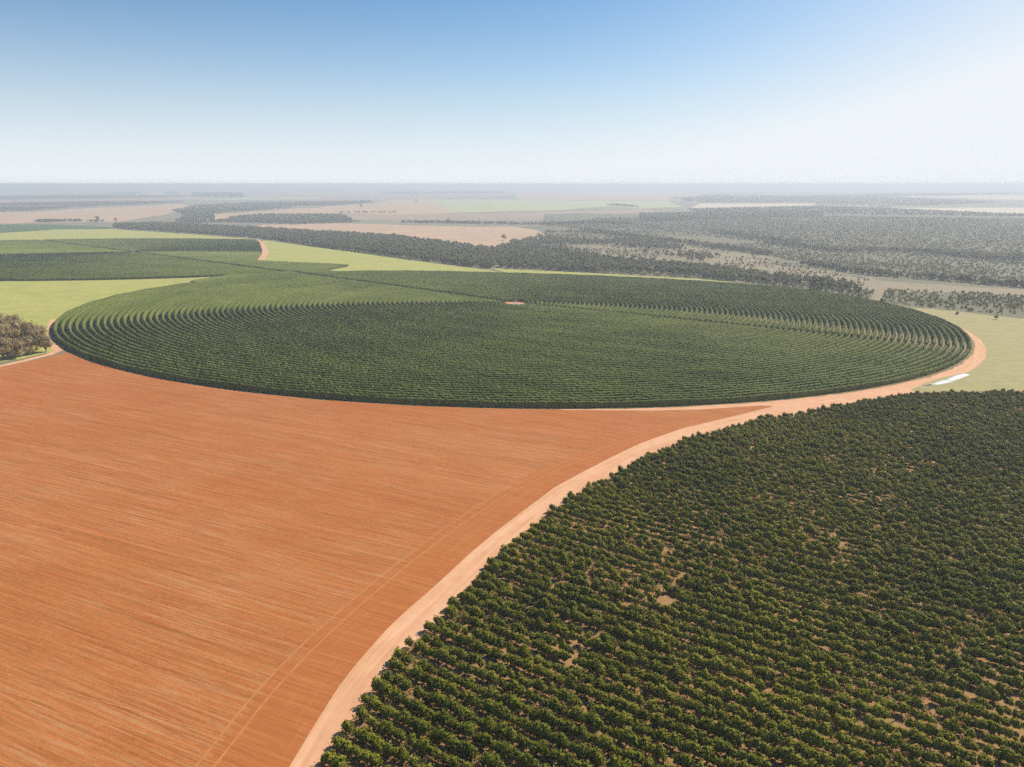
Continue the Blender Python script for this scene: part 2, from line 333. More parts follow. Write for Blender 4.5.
def build_ground():
    V = []; E = []
    for name, poly, mat in REG:
        n0 = len(V); q = []
        for i in range(len(poly)):
            a, b = poly[i], poly[(i + 1) % len(poly)]
            L = np.hypot(*(b - a)); rr = max(30., np.hypot(*a)); st = max(6, rr * 0.06)
            n = max(1, min(60, int(L / st)))
            for k in range(n): q.append(a + (b - a) * k / n)
        V += q; m = len(q); E += [(n0 + k, n0 + (k + 1) % m) for k in range(m)]
    for r in np.geomspace(25, 60000, 96):
        na = 150
        for k in range(na):
            a = math.radians(-65 + 130 * (k + 0.5 * random.random()) / na)
            V.append(np.array([r * math.sin(a), r * math.cos(a)]))
    for r in np.geomspace(25, 60000, 40):
        for k in range(40):
            a = math.radians(70 + 220 * k / 39); V.append(np.array([r * math.sin(a), r * math.cos(a)]))
    V = [Vector((float(v[0]), float(v[1]))) for v in V]
    vs, es, fs, _, _, _ = delaunay_2d_cdt(V, E, [], 0, 1e-3, False)
    P = np.array([(v.x, v.y) for v in vs]); T = np.array([list(f) for f in fs if len(f) == 3])
    A = P[T]; cen = A.mean(1)
    area = np.abs((A[:, 1, 0] - A[:, 0, 0]) * (A[:, 2, 1] - A[:, 0, 1]) - (A[:, 2, 0] - A[:, 0, 0]) * (A[:, 1, 1] - A[:, 0, 1]))
    T = T[area > 1e-4]; cen = cen[area > 1e-4]
    own = np.full(len(T), -1)
    for i, (name, poly, mat) in enumerate(REG):
        mn, mx = poly.min(0), poly.max(0)
        s = np.nonzero((cen[:, 0] > mn[0]) & (cen[:, 0] < mx[0]) & (cen[:, 1] > mn[1]) & (cen[:, 1] < mx[1]))[0]
        own[s[inside(cen[s], poly)]] = i
    Z = terr(P[:, 0], P[:, 1])
    CL = (wpoly(road_L) + wpoly(road_R[:len(road_L)])) / 2
    seg = np.hypot(*np.diff(CL, axis=0).T); cum = np.concatenate([[0], np.cumsum(seg)])
    for i in range(-1, len(REG)):
        t = T[own == i]
        if not len(t): continue
        u, inv = np.unique(t, return_inverse=True); inv = inv.reshape(t.shape)
        co = np.stack([P[u, 0], P[u, 1], Z[u]], 1)
        name, mat = ('open_country', 'base') if i < 0 else (REG[i][0], REG[i][2])
        # winding up
        a = co[inv]; nz = np.cross(a[:, 1] - a[:, 0], a[:, 2] - a[:, 0])[:, 2]
        inv[nz < 0] = inv[nz < 0][:, ::-1]
        me = bpy.data.meshes.new(name); me.from_pydata(co.tolist(), [], inv.tolist())
        me.materials.append(M[mat])
        if mat in ('road', 'headland'):
            uv = np.zeros((len(u), 3)); best = np.full(len(u), 1e18)
            for k in range(len(CL) - 1):
                d = CL[k + 1] - CL[k]; L = seg[k]; d = d / L; rel = co[:, :2] - CL[k]
                s = np.clip(rel @ d, 0, L); off = rel - s[:, None] * d; dist = np.hypot(off[:, 0], off[:, 1])
                sg = np.sign(rel[:, 0] * d[1] - rel[:, 1] * d[0]); m_ = dist < best
                best[m_] = dist[m_]; uv[m_, 0] = cum[k] + s[m_]; uv[m_, 1] = (sg * dist)[m_]
            pol = best > 14.0 ** 2 * 0 + 14.0; rr_ = co[:, :2] - C1
            uv[pol, 0] = np.arctan2(rr_[pol, 1], rr_[pol, 0]) * R1; uv[pol, 1] = np.hypot(rr_[pol, 0], rr_[pol, 1])
            at = me.attributes.new('road_uv', 'FLOAT_VECTOR', 'POINT'); at.data.foreach_set('vector', uv.ravel())
        o = bpy.data.objects.new(name, me); COL.objects.link(o); o['kind'] = 'structure'
        for p in me.polygons: p.use_smooth = True
build_ground()
print('ground', round(time.time() - T0, 1))

def owner_mask(P, names):
    own = np.full(len(P), -1)
    for i, (name, poly, mat) in enumerate(REG):
        own[inside(P, poly)] = i
    return np.array([i >= 0 and REG[i][0] in names for i in own]), own

# tyre tracks: thin pale strips pressed into the red field
def drape_strip(name, line, w, mat, lift=0.02, wob=0.0):
    d = np.gradient(line, axis=0); d /= np.hypot(d[:, 0], d[:, 1])[:, None]; n = np.stack([-d[:, 1], d[:, 0]], 1)
    ww = w * (1 + wob * np.sin(np.arange(len(line)) * 1.7))[:, None]
    a = line + n * ww / 2; b = line - n * ww / 2
    v = [(p[0], p[1], float(terr(p[0], p[1])) + lift) for p in np.concatenate([a, b])]
    m = len(line); me = bpy.data.meshes.new(name)
    me.from_pydata(v, [], [(i + m, i + 1 + m, i + 1, i) for i in range(m - 1)]); me.materials.append(M[mat])
    o = bpy.data.objects.new(name, me); COL.objects.link(o); o['kind'] = 'structure'; return o
def smooth_line(px, n=160):
    w = wpoly(px); t = np.concatenate([[0], np.cumsum(np.hypot(*np.diff(w, axis=0).T))])
    s = np.linspace(0, t[-1], n)
    l = np.stack([np.interp(s, t, w[:, 0]), np.interp(s, t, w[:, 1])], 1)
    for _ in range(12): l[1:-1] = (l[:-2] + l[1:-1] * 2 + l[2:]) / 4
    return l
tk = smooth_line([(150,830),(205,767),(262,694),(300,654),(345,612),(400,566),(450,528),(500,495),(560,466),(620,444),(680,426),(730,413)])
for off in (-1.25, 1.25):
    d = np.gradient(tk, axis=0); d /= np.hypot(d[:, 0], d[:, 1])[:, None]
    drape_strip('tyre_track', tk + np.stack([-d[:, 1], d[:, 0]], 1) * off, 0.36, 'track', 0.02, 0.2)
for px in ([(-60,655),(60,690),(140,712),(205,731)], [(-60,672),(60,708),(140,733),(200,752)]):
    drape_strip('tyre_track', smooth_line(px, 80), 0.22, 'track', 0.02, 0.3)

# ------------------------------------------------------------------ mesh helpers
def mesh_obj(name, v, f, mat, parent=None, smooth=True):
    me = bpy.data.meshes.new(name); me.from_pydata([tuple(map(float, p)) for p in v], [], [tuple(map(int, q)) for q in f])
    for m in (mat if isinstance(mat, list) else [mat]): me.materials.append(m)
    if smooth: me.polygons.foreach_set('use_smooth', [True] * len(me.polygons))
    o = bpy.data.objects.new(name, me); COL.objects.link(o)
    if parent: o.parent = parent
    return o
def tag(o, label, cat, group=None):
    o['label'] = label; o['category'] = cat
    if group: o['group'] = group
    return o
def ico(sub):
    bm = bmesh.new(); bmesh.ops.create_icosphere(bm, subdivisions=sub, radius=1)
    v = np.array([x.co[:] for x in bm.verts]); f = [[q.index for q in p.verts] for p in bm.faces]; bm.free(); return v, f
def tube(p0, p1, r0, r1, n=6, bend=None):
    p0, p1 = np.array(p0, float), np.array(p1, float); d = p1 - p0; d /= np.linalg.norm(d)
    a = np.cross(d, [0, 0, 1.0]); a = a if np.linalg.norm(a) > 1e-3 else np.array([1., 0, 0]); a /= np.linalg.norm(a); b = np.cross(d, a)
    V = []; 
    for p, r in ((p0, r0), (p1, r1)):
        for k in range(n):
            t = 2 * math.pi * k / n; V.append(p + r * (math.cos(t) * a + math.sin(t) * b))
    Fc = [(k, (k + 1) % n, n + (k + 1) % n, n + k) for k in range(n)] + [tuple(range(n))[::-1], tuple(range(n, 2 * n))]
    return V, Fc
class MB:
    def __init__(s): s.v = []; s.f = []; s.m = []
    def add(s, v, f, mi=0):
        n = len(s.v); s.v += [tuple(map(float, p)) for p in v]; s.f += [tuple(int(i) + n for i in q) for q in f]; s.m += [mi] * len(f)
    def box(s, lo, hi, mi=0):
        x0, y0, z0 = lo; x1, y1, z1 = hi
        s.add([(x0,y0,z0),(x1,y0,z0),(x1,y1,z0),(x0,y1,z0),(x0,y0,z1),(x1,y0,z1),(x1,y1,z1),(x0,y1,z1)],
              [(0,3,2,1),(4,5,6,7),(0,1,5,4),(1,2,6,5),(2,3,7,6),(3,0,4,7)], mi)
    def build(s, name, mats, parent=None, smooth=False):
        o = mesh_obj(name, s.v, s.f, mats, parent, smooth)
        o.data.polygons.foreach_set('material_index', s.m); return o

def leaves(centres, normals, size, r, jit=0.36):
    """one small bent leaf-clump quad per point"""
    n = len(centres); nr = normals + r.normal(0, jit, (n, 3)); nr /= np.linalg.norm(nr, axis=1)[:, None]
    a = np.cross(nr, r.normal(0, 1, (n, 3))); a /= np.linalg.norm(a, axis=1)[:, None] + 1e-9; b = np.cross(nr, a)
    s = size * r.uniform(0.6, 1.35, n)[:, None]
    q = np.stack([centres - a * s, centres + b * s * 0.6, centres + a * s, centres - b * s * 0.6], 1)
    return q.reshape(-1, 3), [(4 * i, 4 * i + 1, 4 * i + 2, 4 * i + 3) for i in range(n)]

def crown_geo(r, lumps, leafn, leafs, core=0.72, sub=1):
    """lumps: list of (centre, radius xyz). returns verts, faces: a rough inner mass plus leaf clumps around every lump"""
    V = []; Fc = []; iv, if_ = ico(sub)
    for c, rad in lumps:
        n = len(V); d = iv * (core * (1 + 0.22 * r.normal(0, 1, (len(iv), 1)).clip(-1.5, 1.5)))
        V += (np.array(c) + d * rad).tolist(); Fc += [tuple(i + n for i in q) for q in if_]
        k = leafn; u = r.normal(0, 1, (k, 3)); u /= np.linalg.norm(u, axis=1)[:, None]
        u[:, 2] = np.where(u[:, 2] < -0.55, -u[:, 2], u[:, 2])
        rr = r.uniform(0.72, 1.12, (k, 1)) * (1 + 0.16 * np.sin(u[:, :1] * 5 + c[0]) * np.cos(u[:, 1:2] * 4))
        lv, lf = leaves(np.array(c) + u * rr * rad, u, leafs, r); n = len(V)
        V += lv.tolist(); Fc += [tuple(i + n for i in q) for q in lf]
    return V, Fc

# ------------------------------------------------------------------ coffee bushes of the front plot
M['coffee'] = foliage_mat('coffee_leaves', (0.070, 0.080, 0.005), (0.165, 0.178, 0.010), (0.29, 0.26, 0.018), 0.15, 0.5, rough=0.65, spec=0.08, patch=0.03)
M['stem'] = plain('coffee_stem_bark', (0.10, 0.075, 0.05))
M['weed'] = foliage_mat('weed_leaves', (0.16, 0.15, 0.03), (0.30, 0.25, 0.06), (0.44, 0.33, 0.12), 0.2, 0.4)

def coffee_geo(seed):
    r = np.random.default_rng(seed); L = []
    h = r.uniform(1.65, 2.15); w = r.uniform(0.62, 0.80)
    L.append(((0, 0, h * 0.52), np.array([w, w, h * 0.47])))
    for k in range(3):
        t = 2 * math.pi * (k + r.uniform(0, 0.6)) / 3
        L.append(((0.34 * math.cos(t), 0.34 * math.sin(t), h * r.uniform(0.3, 0.66)), np.array([0.44, 0.44, 0.55]) * r.uniform(0.8, 1.1)))
    return crown_geo(r, L, 60, 0.2, 0.8), h
foli = []; stems = []
for s in range(5):
    (v, f), h = coffee_geo(50 + s)
    me = bpy.data.meshes.new('foliage'); me.from_pydata(v, [], f); me.materials.append(M['coffee'])
    nico = 0
    foli.append(me)
    mb = MB()
    for k in range(3):
        t = 2.1 * k + s; tv, tf = tube((0.08 * math.cos(t), 0.08 * math.sin(t), -0.1), (0.35 * math.cos(t), 0.35 * math.sin(t), 1.3), 0.05, 0.025, 5); mb.add(tv, tf)
    sm = bpy.data.meshes.new('stem'); sm.from_pydata(mb.v, [], mb.f); sm.materials.append(M['stem']); stems.append(sm)

dvec = np.array([math.cos(ROWDIR), math.sin(ROWDIR)]); nvec = np.array([-dvec[1], dvec[0]])
poly = REG[[i for i, q in enumerate(REG) if q[0] == 'coffee_plot_ground'][0]][1]
s_ = poly @ dvec; t_ = poly @ nvec
pts = []; PITCHROW = 3.05
for t in np.arange(max(t_.min(), -400), min(t_.max(), 700), PITCHROW):
    s = np.arange(max(s_.min(), -700), min(s_.max(), 600), 0.98)
    wob = 0.35 * np.sin(s / 37 + t) 
    p = s[:, None] * dvec + (t + wob)[:, None] * nvec
    pts.append(p)
pts = np.concatenate(pts); pts += rng.normal(0, 0.13, pts.shape)
pts = pts[inside(pts, poly)]
own, _ = owner_mask(pts, {'coffee_plot_ground'}); pts = pts[own]
CPX = np.array(COFFEE, float); xx, yy = project(pts[:, 0], pts[:, 1], terr(pts[:, 0], pts[:, 1]) + 1.15)
pts = pts[inside(np.stack([xx, yy], 1), CPX) | (pts[:, 1] < 60)]
z = terr(pts[:, 0], pts[:, 1]); ix, iy = project(pts[:, 0], pts[:, 1], z + 1.2)
vis = (ix > -90) & (ix < 1120) & (iy < 850) & (pts[:, 1] > 30)
pts, z, ix, iy = pts[vis], z[vis], ix[vis], iy[vis]
# vigour: gaps and small plants in patches, more of them on the sandy strip by the road
def vnoise(P, s, seed):
    r = np.random.default_rng(seed); k = r.normal(0, 1, (10, 2)); k /= np.hypot(k[:, 0], k[:, 1])[:, None]; f = s * r.uniform(0.5, 2.2, 10); ph = r.uniform(0, 6.28, 10)
    return sum(np.sin((P @ k[i]) * f[i] + ph[i]) for i in range(10)) / 3.2
vig = 0.5 * vnoise(pts, 0.035, 3) + 0.5 * vnoise(pts, 0.16, 4)
keep = rng.random(len(pts)) < np.clip(0.92 + 0.10 * vig, 0.7, 0.985)
scl = np.clip(1.0 + 0.10 * vig + rng.normal(0, 0.17, len(pts)), 0.45, 1.28)
scl[rng.random(len(pts)) < 0.05] *= 0.55
pts, z, ix, iy, scl = pts[keep], z[keep], ix[keep], iy[keep], scl[keep]
dist = np.sqrt(pts[:, 0] ** 2 + pts[:, 1] ** 2 + (HC - z) ** 2)
inframe = (ix > 3) & (ix < 1021) & (iy > 0) & (iy < 763)
order = np.argsort(np.where(inframe, dist, 1e9))[:290]
isn = np.zeros(len(pts), bool); isn[order] = True
print('coffee bushes', len(pts))
GRP = 'coffee bushes at the near edge of the front plot'
# the free-standing bushes nearest the road get a label of their own
rd = wpoly(road_R); dr = np.array([np.min(np.hypot(*(rd - p).T)) for p in pts[order]])
lonely = {order[np.argmin(np.abs(ix[order] - 318) + np.abs(iy[order] - 757))]: 'dark coffee bush in the bottom corner of the plot, closest to the pale dirt road'}
for n_, i in enumerate(order):
    o = bpy.data.objects.new('coffee_bush', None); COL.objects.link(o)
    o.location = (pts[i, 0], pts[i, 1], z[i]); o.rotation_euler = (0, 0, rng.uniform(0, 6.28)); s = scl[i]
    o.scale = (s * rng.uniform(0.95, 1.15), s * rng.uniform(0.95, 1.15), s * rng.uniform(0.9, 1.1))
    o.empty_display_size = 0.2
    if i in lonely: tag(o, lonely[i], 'coffee bush', GRP)
    else: tag(o, 'dark green coffee bush in the nearest rows along the bottom of the photo', 'coffee bush', GRP)
    k = n_ % 5
    for nm, me in (('foliage', foli[k]), ('stem', stems[k])):
        c = bpy.data.objects.new(nm, me); COL.objects.link(c); c.parent = o

def scatter(name, P, Z, S, src, label, cat, flat=None):
    """one stuff object: meshes of SRC placed on points by geometry nodes"""
    n = len(P); me = bpy.data.meshes.new(name)
    me.vertices.add(n); me.vertices.foreach_set('co', np.stack([P[:, 0], P[:, 1], Z], 1).astype(np.float32).ravel())
    S3 = S if S.ndim == 2 else np.stack([S * rng.uniform(0.9, 1.15, n), S * rng.uniform(0.9, 1.15, n), S * rng.uniform(0.85, 1.15, n)], 1)
    me.attributes.new('scl', 'FLOAT_VECTOR', 'POINT').data.foreach_set('vector', S3.astype(np.float32).ravel())
    me.attributes.new('rot', 'FLOAT_VECTOR', 'POINT').data.foreach_set('vector', np.stack([np.zeros(n), np.zeros(n), rng.uniform(0, 6.28, n)], 1).astype(np.float32).ravel())
    me.attributes.new('pick', 'INT', 'POINT').data.foreach_set('value', rng.integers(0, len(src), n).astype(np.int32))
    o = bpy.data.objects.new(name, me); COL.objects.link(o); o['kind'] = 'stuff'; tag(o, label, cat)
    ng = bpy.data.node_groups.new(name, 'GeometryNodeTree')
    ng.interface.new_socket('Geometry', in_out='INPUT', socket_type='NodeSocketGeometry'); ng.interface.new_socket('Geometry', in_out='OUTPUT', socket_type='NodeSocketGeometry')
    gi = ng.nodes.new('NodeGroupInput'); go = ng.nodes.new('NodeGroupOutput'); jn = ng.nodes.new('GeometryNodeJoinGeometry')
    def attr(nm, ty):
        a = ng.nodes.new('GeometryNodeInputNamedAttribute'); a.data_type = ty; a.inputs['Name'].default_value = nm; return a.outputs['Attribute']
    A = attr('scl', 'FLOAT_VECTOR'); B = attr('rot', 'FLOAT_VECTOR'); K = attr('pick', 'INT')
    for k, so in enumerate(src):
        oi = ng.nodes.new('GeometryNodeObjectInfo'); oi.transform_space = 'ORIGINAL'; oi.inputs['As Instance'].default_value = True
        oi.inputs['Object'].default_value = so
        cmp_ = ng.nodes.new('FunctionNodeCompare'); cmp_.data_type = 'INT'; cmp_.operation = 'EQUAL'
        ng.links.new(K, cmp_.inputs[2]); cmp_.inputs[3].default_value = k
        ip = ng.nodes.new('GeometryNodeInstanceOnPoints')
        ng.links.new(gi.outputs[0], ip.inputs['Points']); ng.links.new(cmp_.outputs[0], ip.inputs['Selection'])
        ng.links.new(oi.outputs['Geometry'], ip.inputs['Instance']); ng.links.new(B, ip.inputs['Rotation']); ng.links.new(A, ip.inputs['Scale'])
        ng.links.new(ip.outputs[0], jn.inputs[0])
    ng.links.new(jn.outputs[0], go.inputs[0])
    md = o.modifiers.new('placing', 'NODES'); md.node_group = ng
    return o
fol_src = [next(o for o in COL.objects if o.type == 'MESH' and o.data is me) for me in foli]
rest = ~isn
scatter('coffee_bushes', pts[rest], z[rest], scl[rest], fol_src, 'mass of dark green coffee bushes in straight rows filling the front plot right of the dirt road', 'coffee bushes')

# weeds and dry grass between the rows
def weed_mesh(seed):
    r = np.random.default_rng(seed); n = 26
    c = np.stack([r.normal(0, 0.38, n), r.normal(0, 0.38, n), r.uniform(0.05, 0.75, n)], 1); u = r.normal(0, 1, (n, 3)); u /= np.linalg.norm(u, axis=1)[:, None]
    return leaves(c, u, 0.17, r)
wp = pts[:, None, :] + rng.normal(0, 1.3, (len(pts), 2, 2)); wp = wp.reshape(-1, 2)
wn = vnoise(wp, 0.08, 9); wp = wp[(wn > -0.6) & (np.hypot(wp[:, 0], wp[:, 1]) < 420)]
wp = wp[inside(wp, poly)]
v, f = weed_mesh(1)
wo = mesh_obj('weed_tuft', v, f, M['weed'], None, False); wo.location = (wp[0, 0], wp[0, 1], float(terr(*wp[0]))); 
near_w = np.argsort(np.hypot(wp[:, 0] - unp(420, 735)[0, 0], wp[:, 1] - unp(420, 735)[0, 1]))
wo.location = (*unp(395, 752)[0], float(terr(*unp(395, 752)[0]))); tag(wo, 'small yellow green weed tuft on bare soil between the lowest coffee rows', 'weed')
scatter('weeds', wp, terr(wp[:, 0], wp[:, 1]), rng.uniform(0.5, 1.5, len(wp)), [wo], 'low yellow green weeds growing on the soil between the coffee rows', 'weeds')
print('front plot', round(time.time() - T0, 1), len(wp))

# ------------------------------------------------------------------ ring hedges of the crop circles
M['hedge'] = foliage_mat('coffee_hedge_leaves', (0.075, 0.095, 0.018), (0.118, 0.142, 0.028), (0.18, 0.195, 0.042), 0.05, 0.55, rough=0.8, spec=0.04, patch=0.018)
LINE_D = wpoly([(50, 242), (512, 303)]); ldir = LINE_D[1] - LINE_D[0]; ldir /= np.hypot(*ldir)
LINE_R = wpoly([(978, 352)])[0] - C1; ldirR = LINE_R / np.hypot(*LINE_R)
LINE_L = wpoly([(240, 265.5)])[0] - C1; ldirL = LINE_L / np.hypot(*LINE_L)
def gapmask(P, c, dirs, w):
    m = np.zeros(len(P), bool)
    for d, ww in dirs:
        rel = P - c; s = rel @ d; t = np.abs(rel[:, 0] * d[1] - rel[:, 1] * d[0]); m |= (s > 0) & (t < ww)
    return m
def hedge_arcs(c, r, seg, ok, prof_h, prof_w, r_, coarse=False):
    n = max(24, int(2 * math.pi * r / seg)); t = (np.arange(n + 1)) / n * 2 * np.pi + 1.0
    P = np.stack([c[0] + r * np.cos(t), c[1] + r * np.sin(t)], 1); keep = ok(P)
    nc = 5 if coarse else 7
    ang = np.linspace(-0.15, math.pi + 0.15, nc)
    hn = prof_h * (1 + 0.045 * r_.normal(0, 1, n + 1) + 0.06 * np.sin(np.arange(n + 1) * seg / 7.3 + r)); wn_ = prof_w * (1 + 0.07 * r_.normal(0, 1, n + 1) + 0.07 * np.sin(np.arange(n + 1) * seg / 5.1 + 2 * r))
    rad = np.stack([np.cos(t), np.sin(t)], 1)
    ca = np.sign(np.cos(ang)) * np.abs(np.cos(ang)) ** 0.6; sa = np.clip(np.sin(ang), 0, 1) ** 0.6
    j = 1 + r_.normal(0, 0.06, (n + 1, nc))
    off = wn_[:, None] * ca[None] * j; hh = hn[:, None] * sa[None] * (1 + r_.normal(0, 0.04, (n + 1, nc))); hh[:, 0] = -0.15; hh[:, -1] = -0.15
    X = P[:, None, 0] + rad[:, None, 0] * off; Y = P[:, None, 1] + rad[:, None, 1] * off
    tj = r_.normal(0, 0.15, (n + 1, nc)); X -= rad[:, None, 1] * tj; Y += rad[:, None, 0] * tj
    Z = terr(P[:, 0], P[:, 1])[:, None] + hh
    V = np.stack([X, Y, Z], 2).reshape(-1, 3)
    both = keep[:-1] & keep[1:] 
    i = np.nonzero(both)[0]; k = np.arange(nc - 1)
    a = (i[:, None] * nc + k[None]); Fq = np.stack([a, a + 1, a + nc + 1, a + nc], 2).reshape(-1, 4)
    caps = []
    for q in range(n + 1):
        if keep[q] and ((q == 0 and True) or (q > 0 and not keep[q - 1])) and q < n and keep[min(q + 1, n)]: caps.append(list(range(q * nc, q * nc + nc)))
        if keep[q] and (q == n or not keep[q + 1]) and q > 0 and keep[q - 1]: caps.append(list(range(q * nc, q * nc + nc))[::-1])
    if not len(Fq): return None
    tri = r_.random(len(Fq)) < 2
    used, inv = np.unique(Fq, return_inverse=True); inv = inv.reshape(Fq.shape)
    mp = {int(u): i2 for i2, u in enumerate(used)}
    faces = inv.tolist() + [[mp[x] for x in cp] for cp in caps if all(x in mp for x in cp)]
    return V[used], faces
def fast_mesh(name, V, faces, mat):
    me = bpy.data.meshes.new(name); me.from_pydata(V.tolist(), [], faces); me.materials.append(mat)
    o = bpy.data.objects.new(name, me); COL.objects.link(o); return o
def vis_ok(P, m=60):
    x, y = project(P[:, 0], P[:, 1], terr(P[:, 0], P[:, 1])); return (x > -m) & (x < 1024 + m) & (y < 900) & (P[:, 1] > 20)
r_ = np.random.default_rng(11)
nr1 = int((R1 - 6) / SPACING)
def ok1(P): return vis_ok(P) & ~gapmask(P, C1, [(ldirR, 3.3), (ldirL, 4.4)], 0) & (np.hypot((P[:, 0] - C1[0] - 2) / 9.5, (P[:, 1] - C1[1] + 1) / 17) > 1)
for k in range(nr1):
    r = R1 - 1.6 - k * SPACING
    if r < 6: break
    g = hedge_arcs(C1, r, 0.8, ok1, 2.6, 0.90, r_)
    if not g: continue
    o = fast_mesh('coffee_hedgerow', g[0], g[1], M['hedge'])
    if k == 0: tag(o, 'outermost coffee hedgerow ringing the near crop circle, along the red soil and ring road', 'hedgerow', 'ring hedgerows of the near crop circle')
    else: tag(o, 'curved green coffee hedgerow, one of the concentric inner rings of the large near crop circle', 'hedgerow', 'ring hedgerows of the near crop circle')
clipW = [q for q in REG if q[0] == 'woodland_floor'][-1][1]
clipB = [q for q in REG if q[0] == 'grass_field'][-1][1]
roadB = [q for q in REG if q[0] == 'dirt_road'][0][1]
def ok2(P): return vis_ok(P, 40) & ~gapmask(P, C2, [(-ldir, 4.4), (ldir, 4.4)], 0) & ~inside(P, clipB) & ~inside(P, clipW) & ~inside(P, roadB) & (np.hypot(*(P - C2).T) > 9) & (np.hypot(*(P - C1).T) > R1 + 1)
for k in range(int(R2 / SPACING)):
    r = R2 - 1.6 - k * SPACING
    if r < 10: break
    g = hedge_arcs(C2, r, 2.0, ok2, 2.6, 0.98, r_, True)
    if not g: continue
    o = fast_mesh('coffee_hedgerow', g[0], g[1], M['hedge'])
    if k == 0: tag(o, 'outermost coffee hedgerow of the far left crop circle, above the yellow green wedge', 'hedgerow', 'ring hedgerows of the far crop circle')
    else: tag(o, 'distant curved coffee hedgerow, one of the inner rings of the far left crop circle', 'hedgerow', 'ring hedgerows of the far crop circle')
# rows that fill the wedge between the two circles
linkp = [q for q in REG if q[0] == 'crop_circle_ground'][1][1]
def ok3(P): return vis_ok(P, 40) & inside(P, linkp) & (np.hypot(*(P - C2).T) > R2 + 1) & ~inside(P, clipB) & ~gapmask(P, C1, [(ldirL, 4.4)], 0)
for k in range(12):
    g = hedge_arcs(C1, R1 + 2.1 + k * SPACING, 1.2, ok3, 2.5, 1.15, r_, True)
    if not g: continue
    tag(fast_mesh('coffee_hedgerow', g[0], g[1], M['hedge']), 'short coffee hedgerow in the green wedge where the two crop circles meet', 'hedgerow', 'hedgerows between the crop circles')
print('hedges', round(time.time() - T0, 1))

# ------------------------------------------------------------------ pivot irrigators
M['steel'] = plain('galvanised_steel', (0.55, 0.56, 0.56), 0.45, 0.7); M['tyre'] = plain('black_rubber', (0.03, 0.03, 0.03)); M['white'] = plain('white_paint', (0.78, 0.78, 0.76), 0.6)
M['conc'] = plain('concrete', (0.4, 0.39, 0.36))
def pivot_centre(c, name_label, arm=None):
    z0 = float(terr(*c)); root = bpy.data.objects.new('pivot_irrigator', None); COL.objects.link(root); root.location = (c[0], c[1], z0)
    tag(root, name_label, 'irrigator')
    mb = MB(); mb.box((-2, -2, -0.2), (2, 2, 0.25)); mb.build('base_slab', [M['conc']], root)
    mb = MB()
    for sx in (-1, 1):
        for sy in (-1, 1): mb.add(*tube((1.6 * sx, 1.6 * sy, 0.2), (0.35 * sx, 0.35 * sy, 4.2), 0.07, 0.06))
    for h in (1.4, 2.8):
        w = 1.6 - 1.25 * h / 4.2 + 0.06
        for a, b in (((-w, -w, h), (w, -w, h)), ((w, -w, h), (w, w, h)), ((w, w, h), (-w, w, h)), ((-w, w, h), (-w, -w, h))): mb.add(*tube(a, b, 0.04, 0.04))
    mb.build('pivot_tower', [M['steel']], root)
    mb = MB(); mb.add(*tube((0, 0, 0.2), (0, 0, 4.9), 0.14, 0.14, 10)); mb.build('riser_pipe', [M['steel']], root, True)
    mb = MB(); mb.box((0.9, -1.0, 1.0), (1.5, -0.6, 2.1)); mb.build('control_box', [M['white']], root)
    if arm is None: return root
    L = arm[1]; ang = arm[0]; d = np.array([math.cos(ang), math.sin(ang)]); nspan = max(1, round(L / 52)); sp = L / nspan
    def at(s, h): p = d * s; return np.array([p[0], p[1], float(terr(c[0] + p[0], c[1] + p[1])) - z0 + h])
    for k in range(nspan):
        mb = MB(); s0, s1 = k * sp, (k + 1) * sp; pr = at(s0, 4.4 if k == 0 else 3.8)
        nn = 8
        for q in range(1, nn + 1):
            u = q / nn; p = at(s0 + sp * u, 3.8 + 1.1 * math.sin(math.pi * u)); mb.add(*tube(pr, p, 0.12, 0.12, 6))
            if q < nn:
                lo = at(s0 + sp * u, 3.0 + 0.4 * math.sin(math.pi * u)); mb.add(*tube(p, lo, 0.04, 0.04, 4))
                mb.add(*tube(lo, pr, 0.03, 0.03, 4))
            pr = p
        mb.build('pipe_span', [M['steel']], root)
        n2 = np.array([-d[1], d[0], 0]); tp = at(s1, 3.8); ft = MB()
        f1 = at(s1, 0.7) + n2 * 2.1; f2 = at(s1, 0.7) - n2 * 2.1
        ft.add(*tube(tp, f1, 0.07, 0.07)); ft.add(*tube(tp, f2, 0.07, 0.07)); ft.add(*tube(f1, f2, 0.08, 0.08))
        tw = ft.build('wheel_tower', [M['steel']], root)
        for fp in (f1, f2):
            wv = MB(); wv.add(*tube(fp - np.array([d[0], d[1], 0]) * 0.18, fp + np.array([d[0], d[1], 0]) * 0.18, 0.7, 0.7, 14)); wv.build('wheel', [M['tyre']], tw)
    return root
pivot_centre(C1 + np.array([2, -0.5]), 'small steel pivot tower on bare red soil at the hub of the near crop circle')
aend = wpoly([(117, 240.5)])[0]; dv = aend - C2
pivot_centre(C2, 'long pale centre pivot irrigator standing over the far left crop circle', (math.atan2(dv[1], dv[0]), min(395, float(np.hypot(*dv)))))

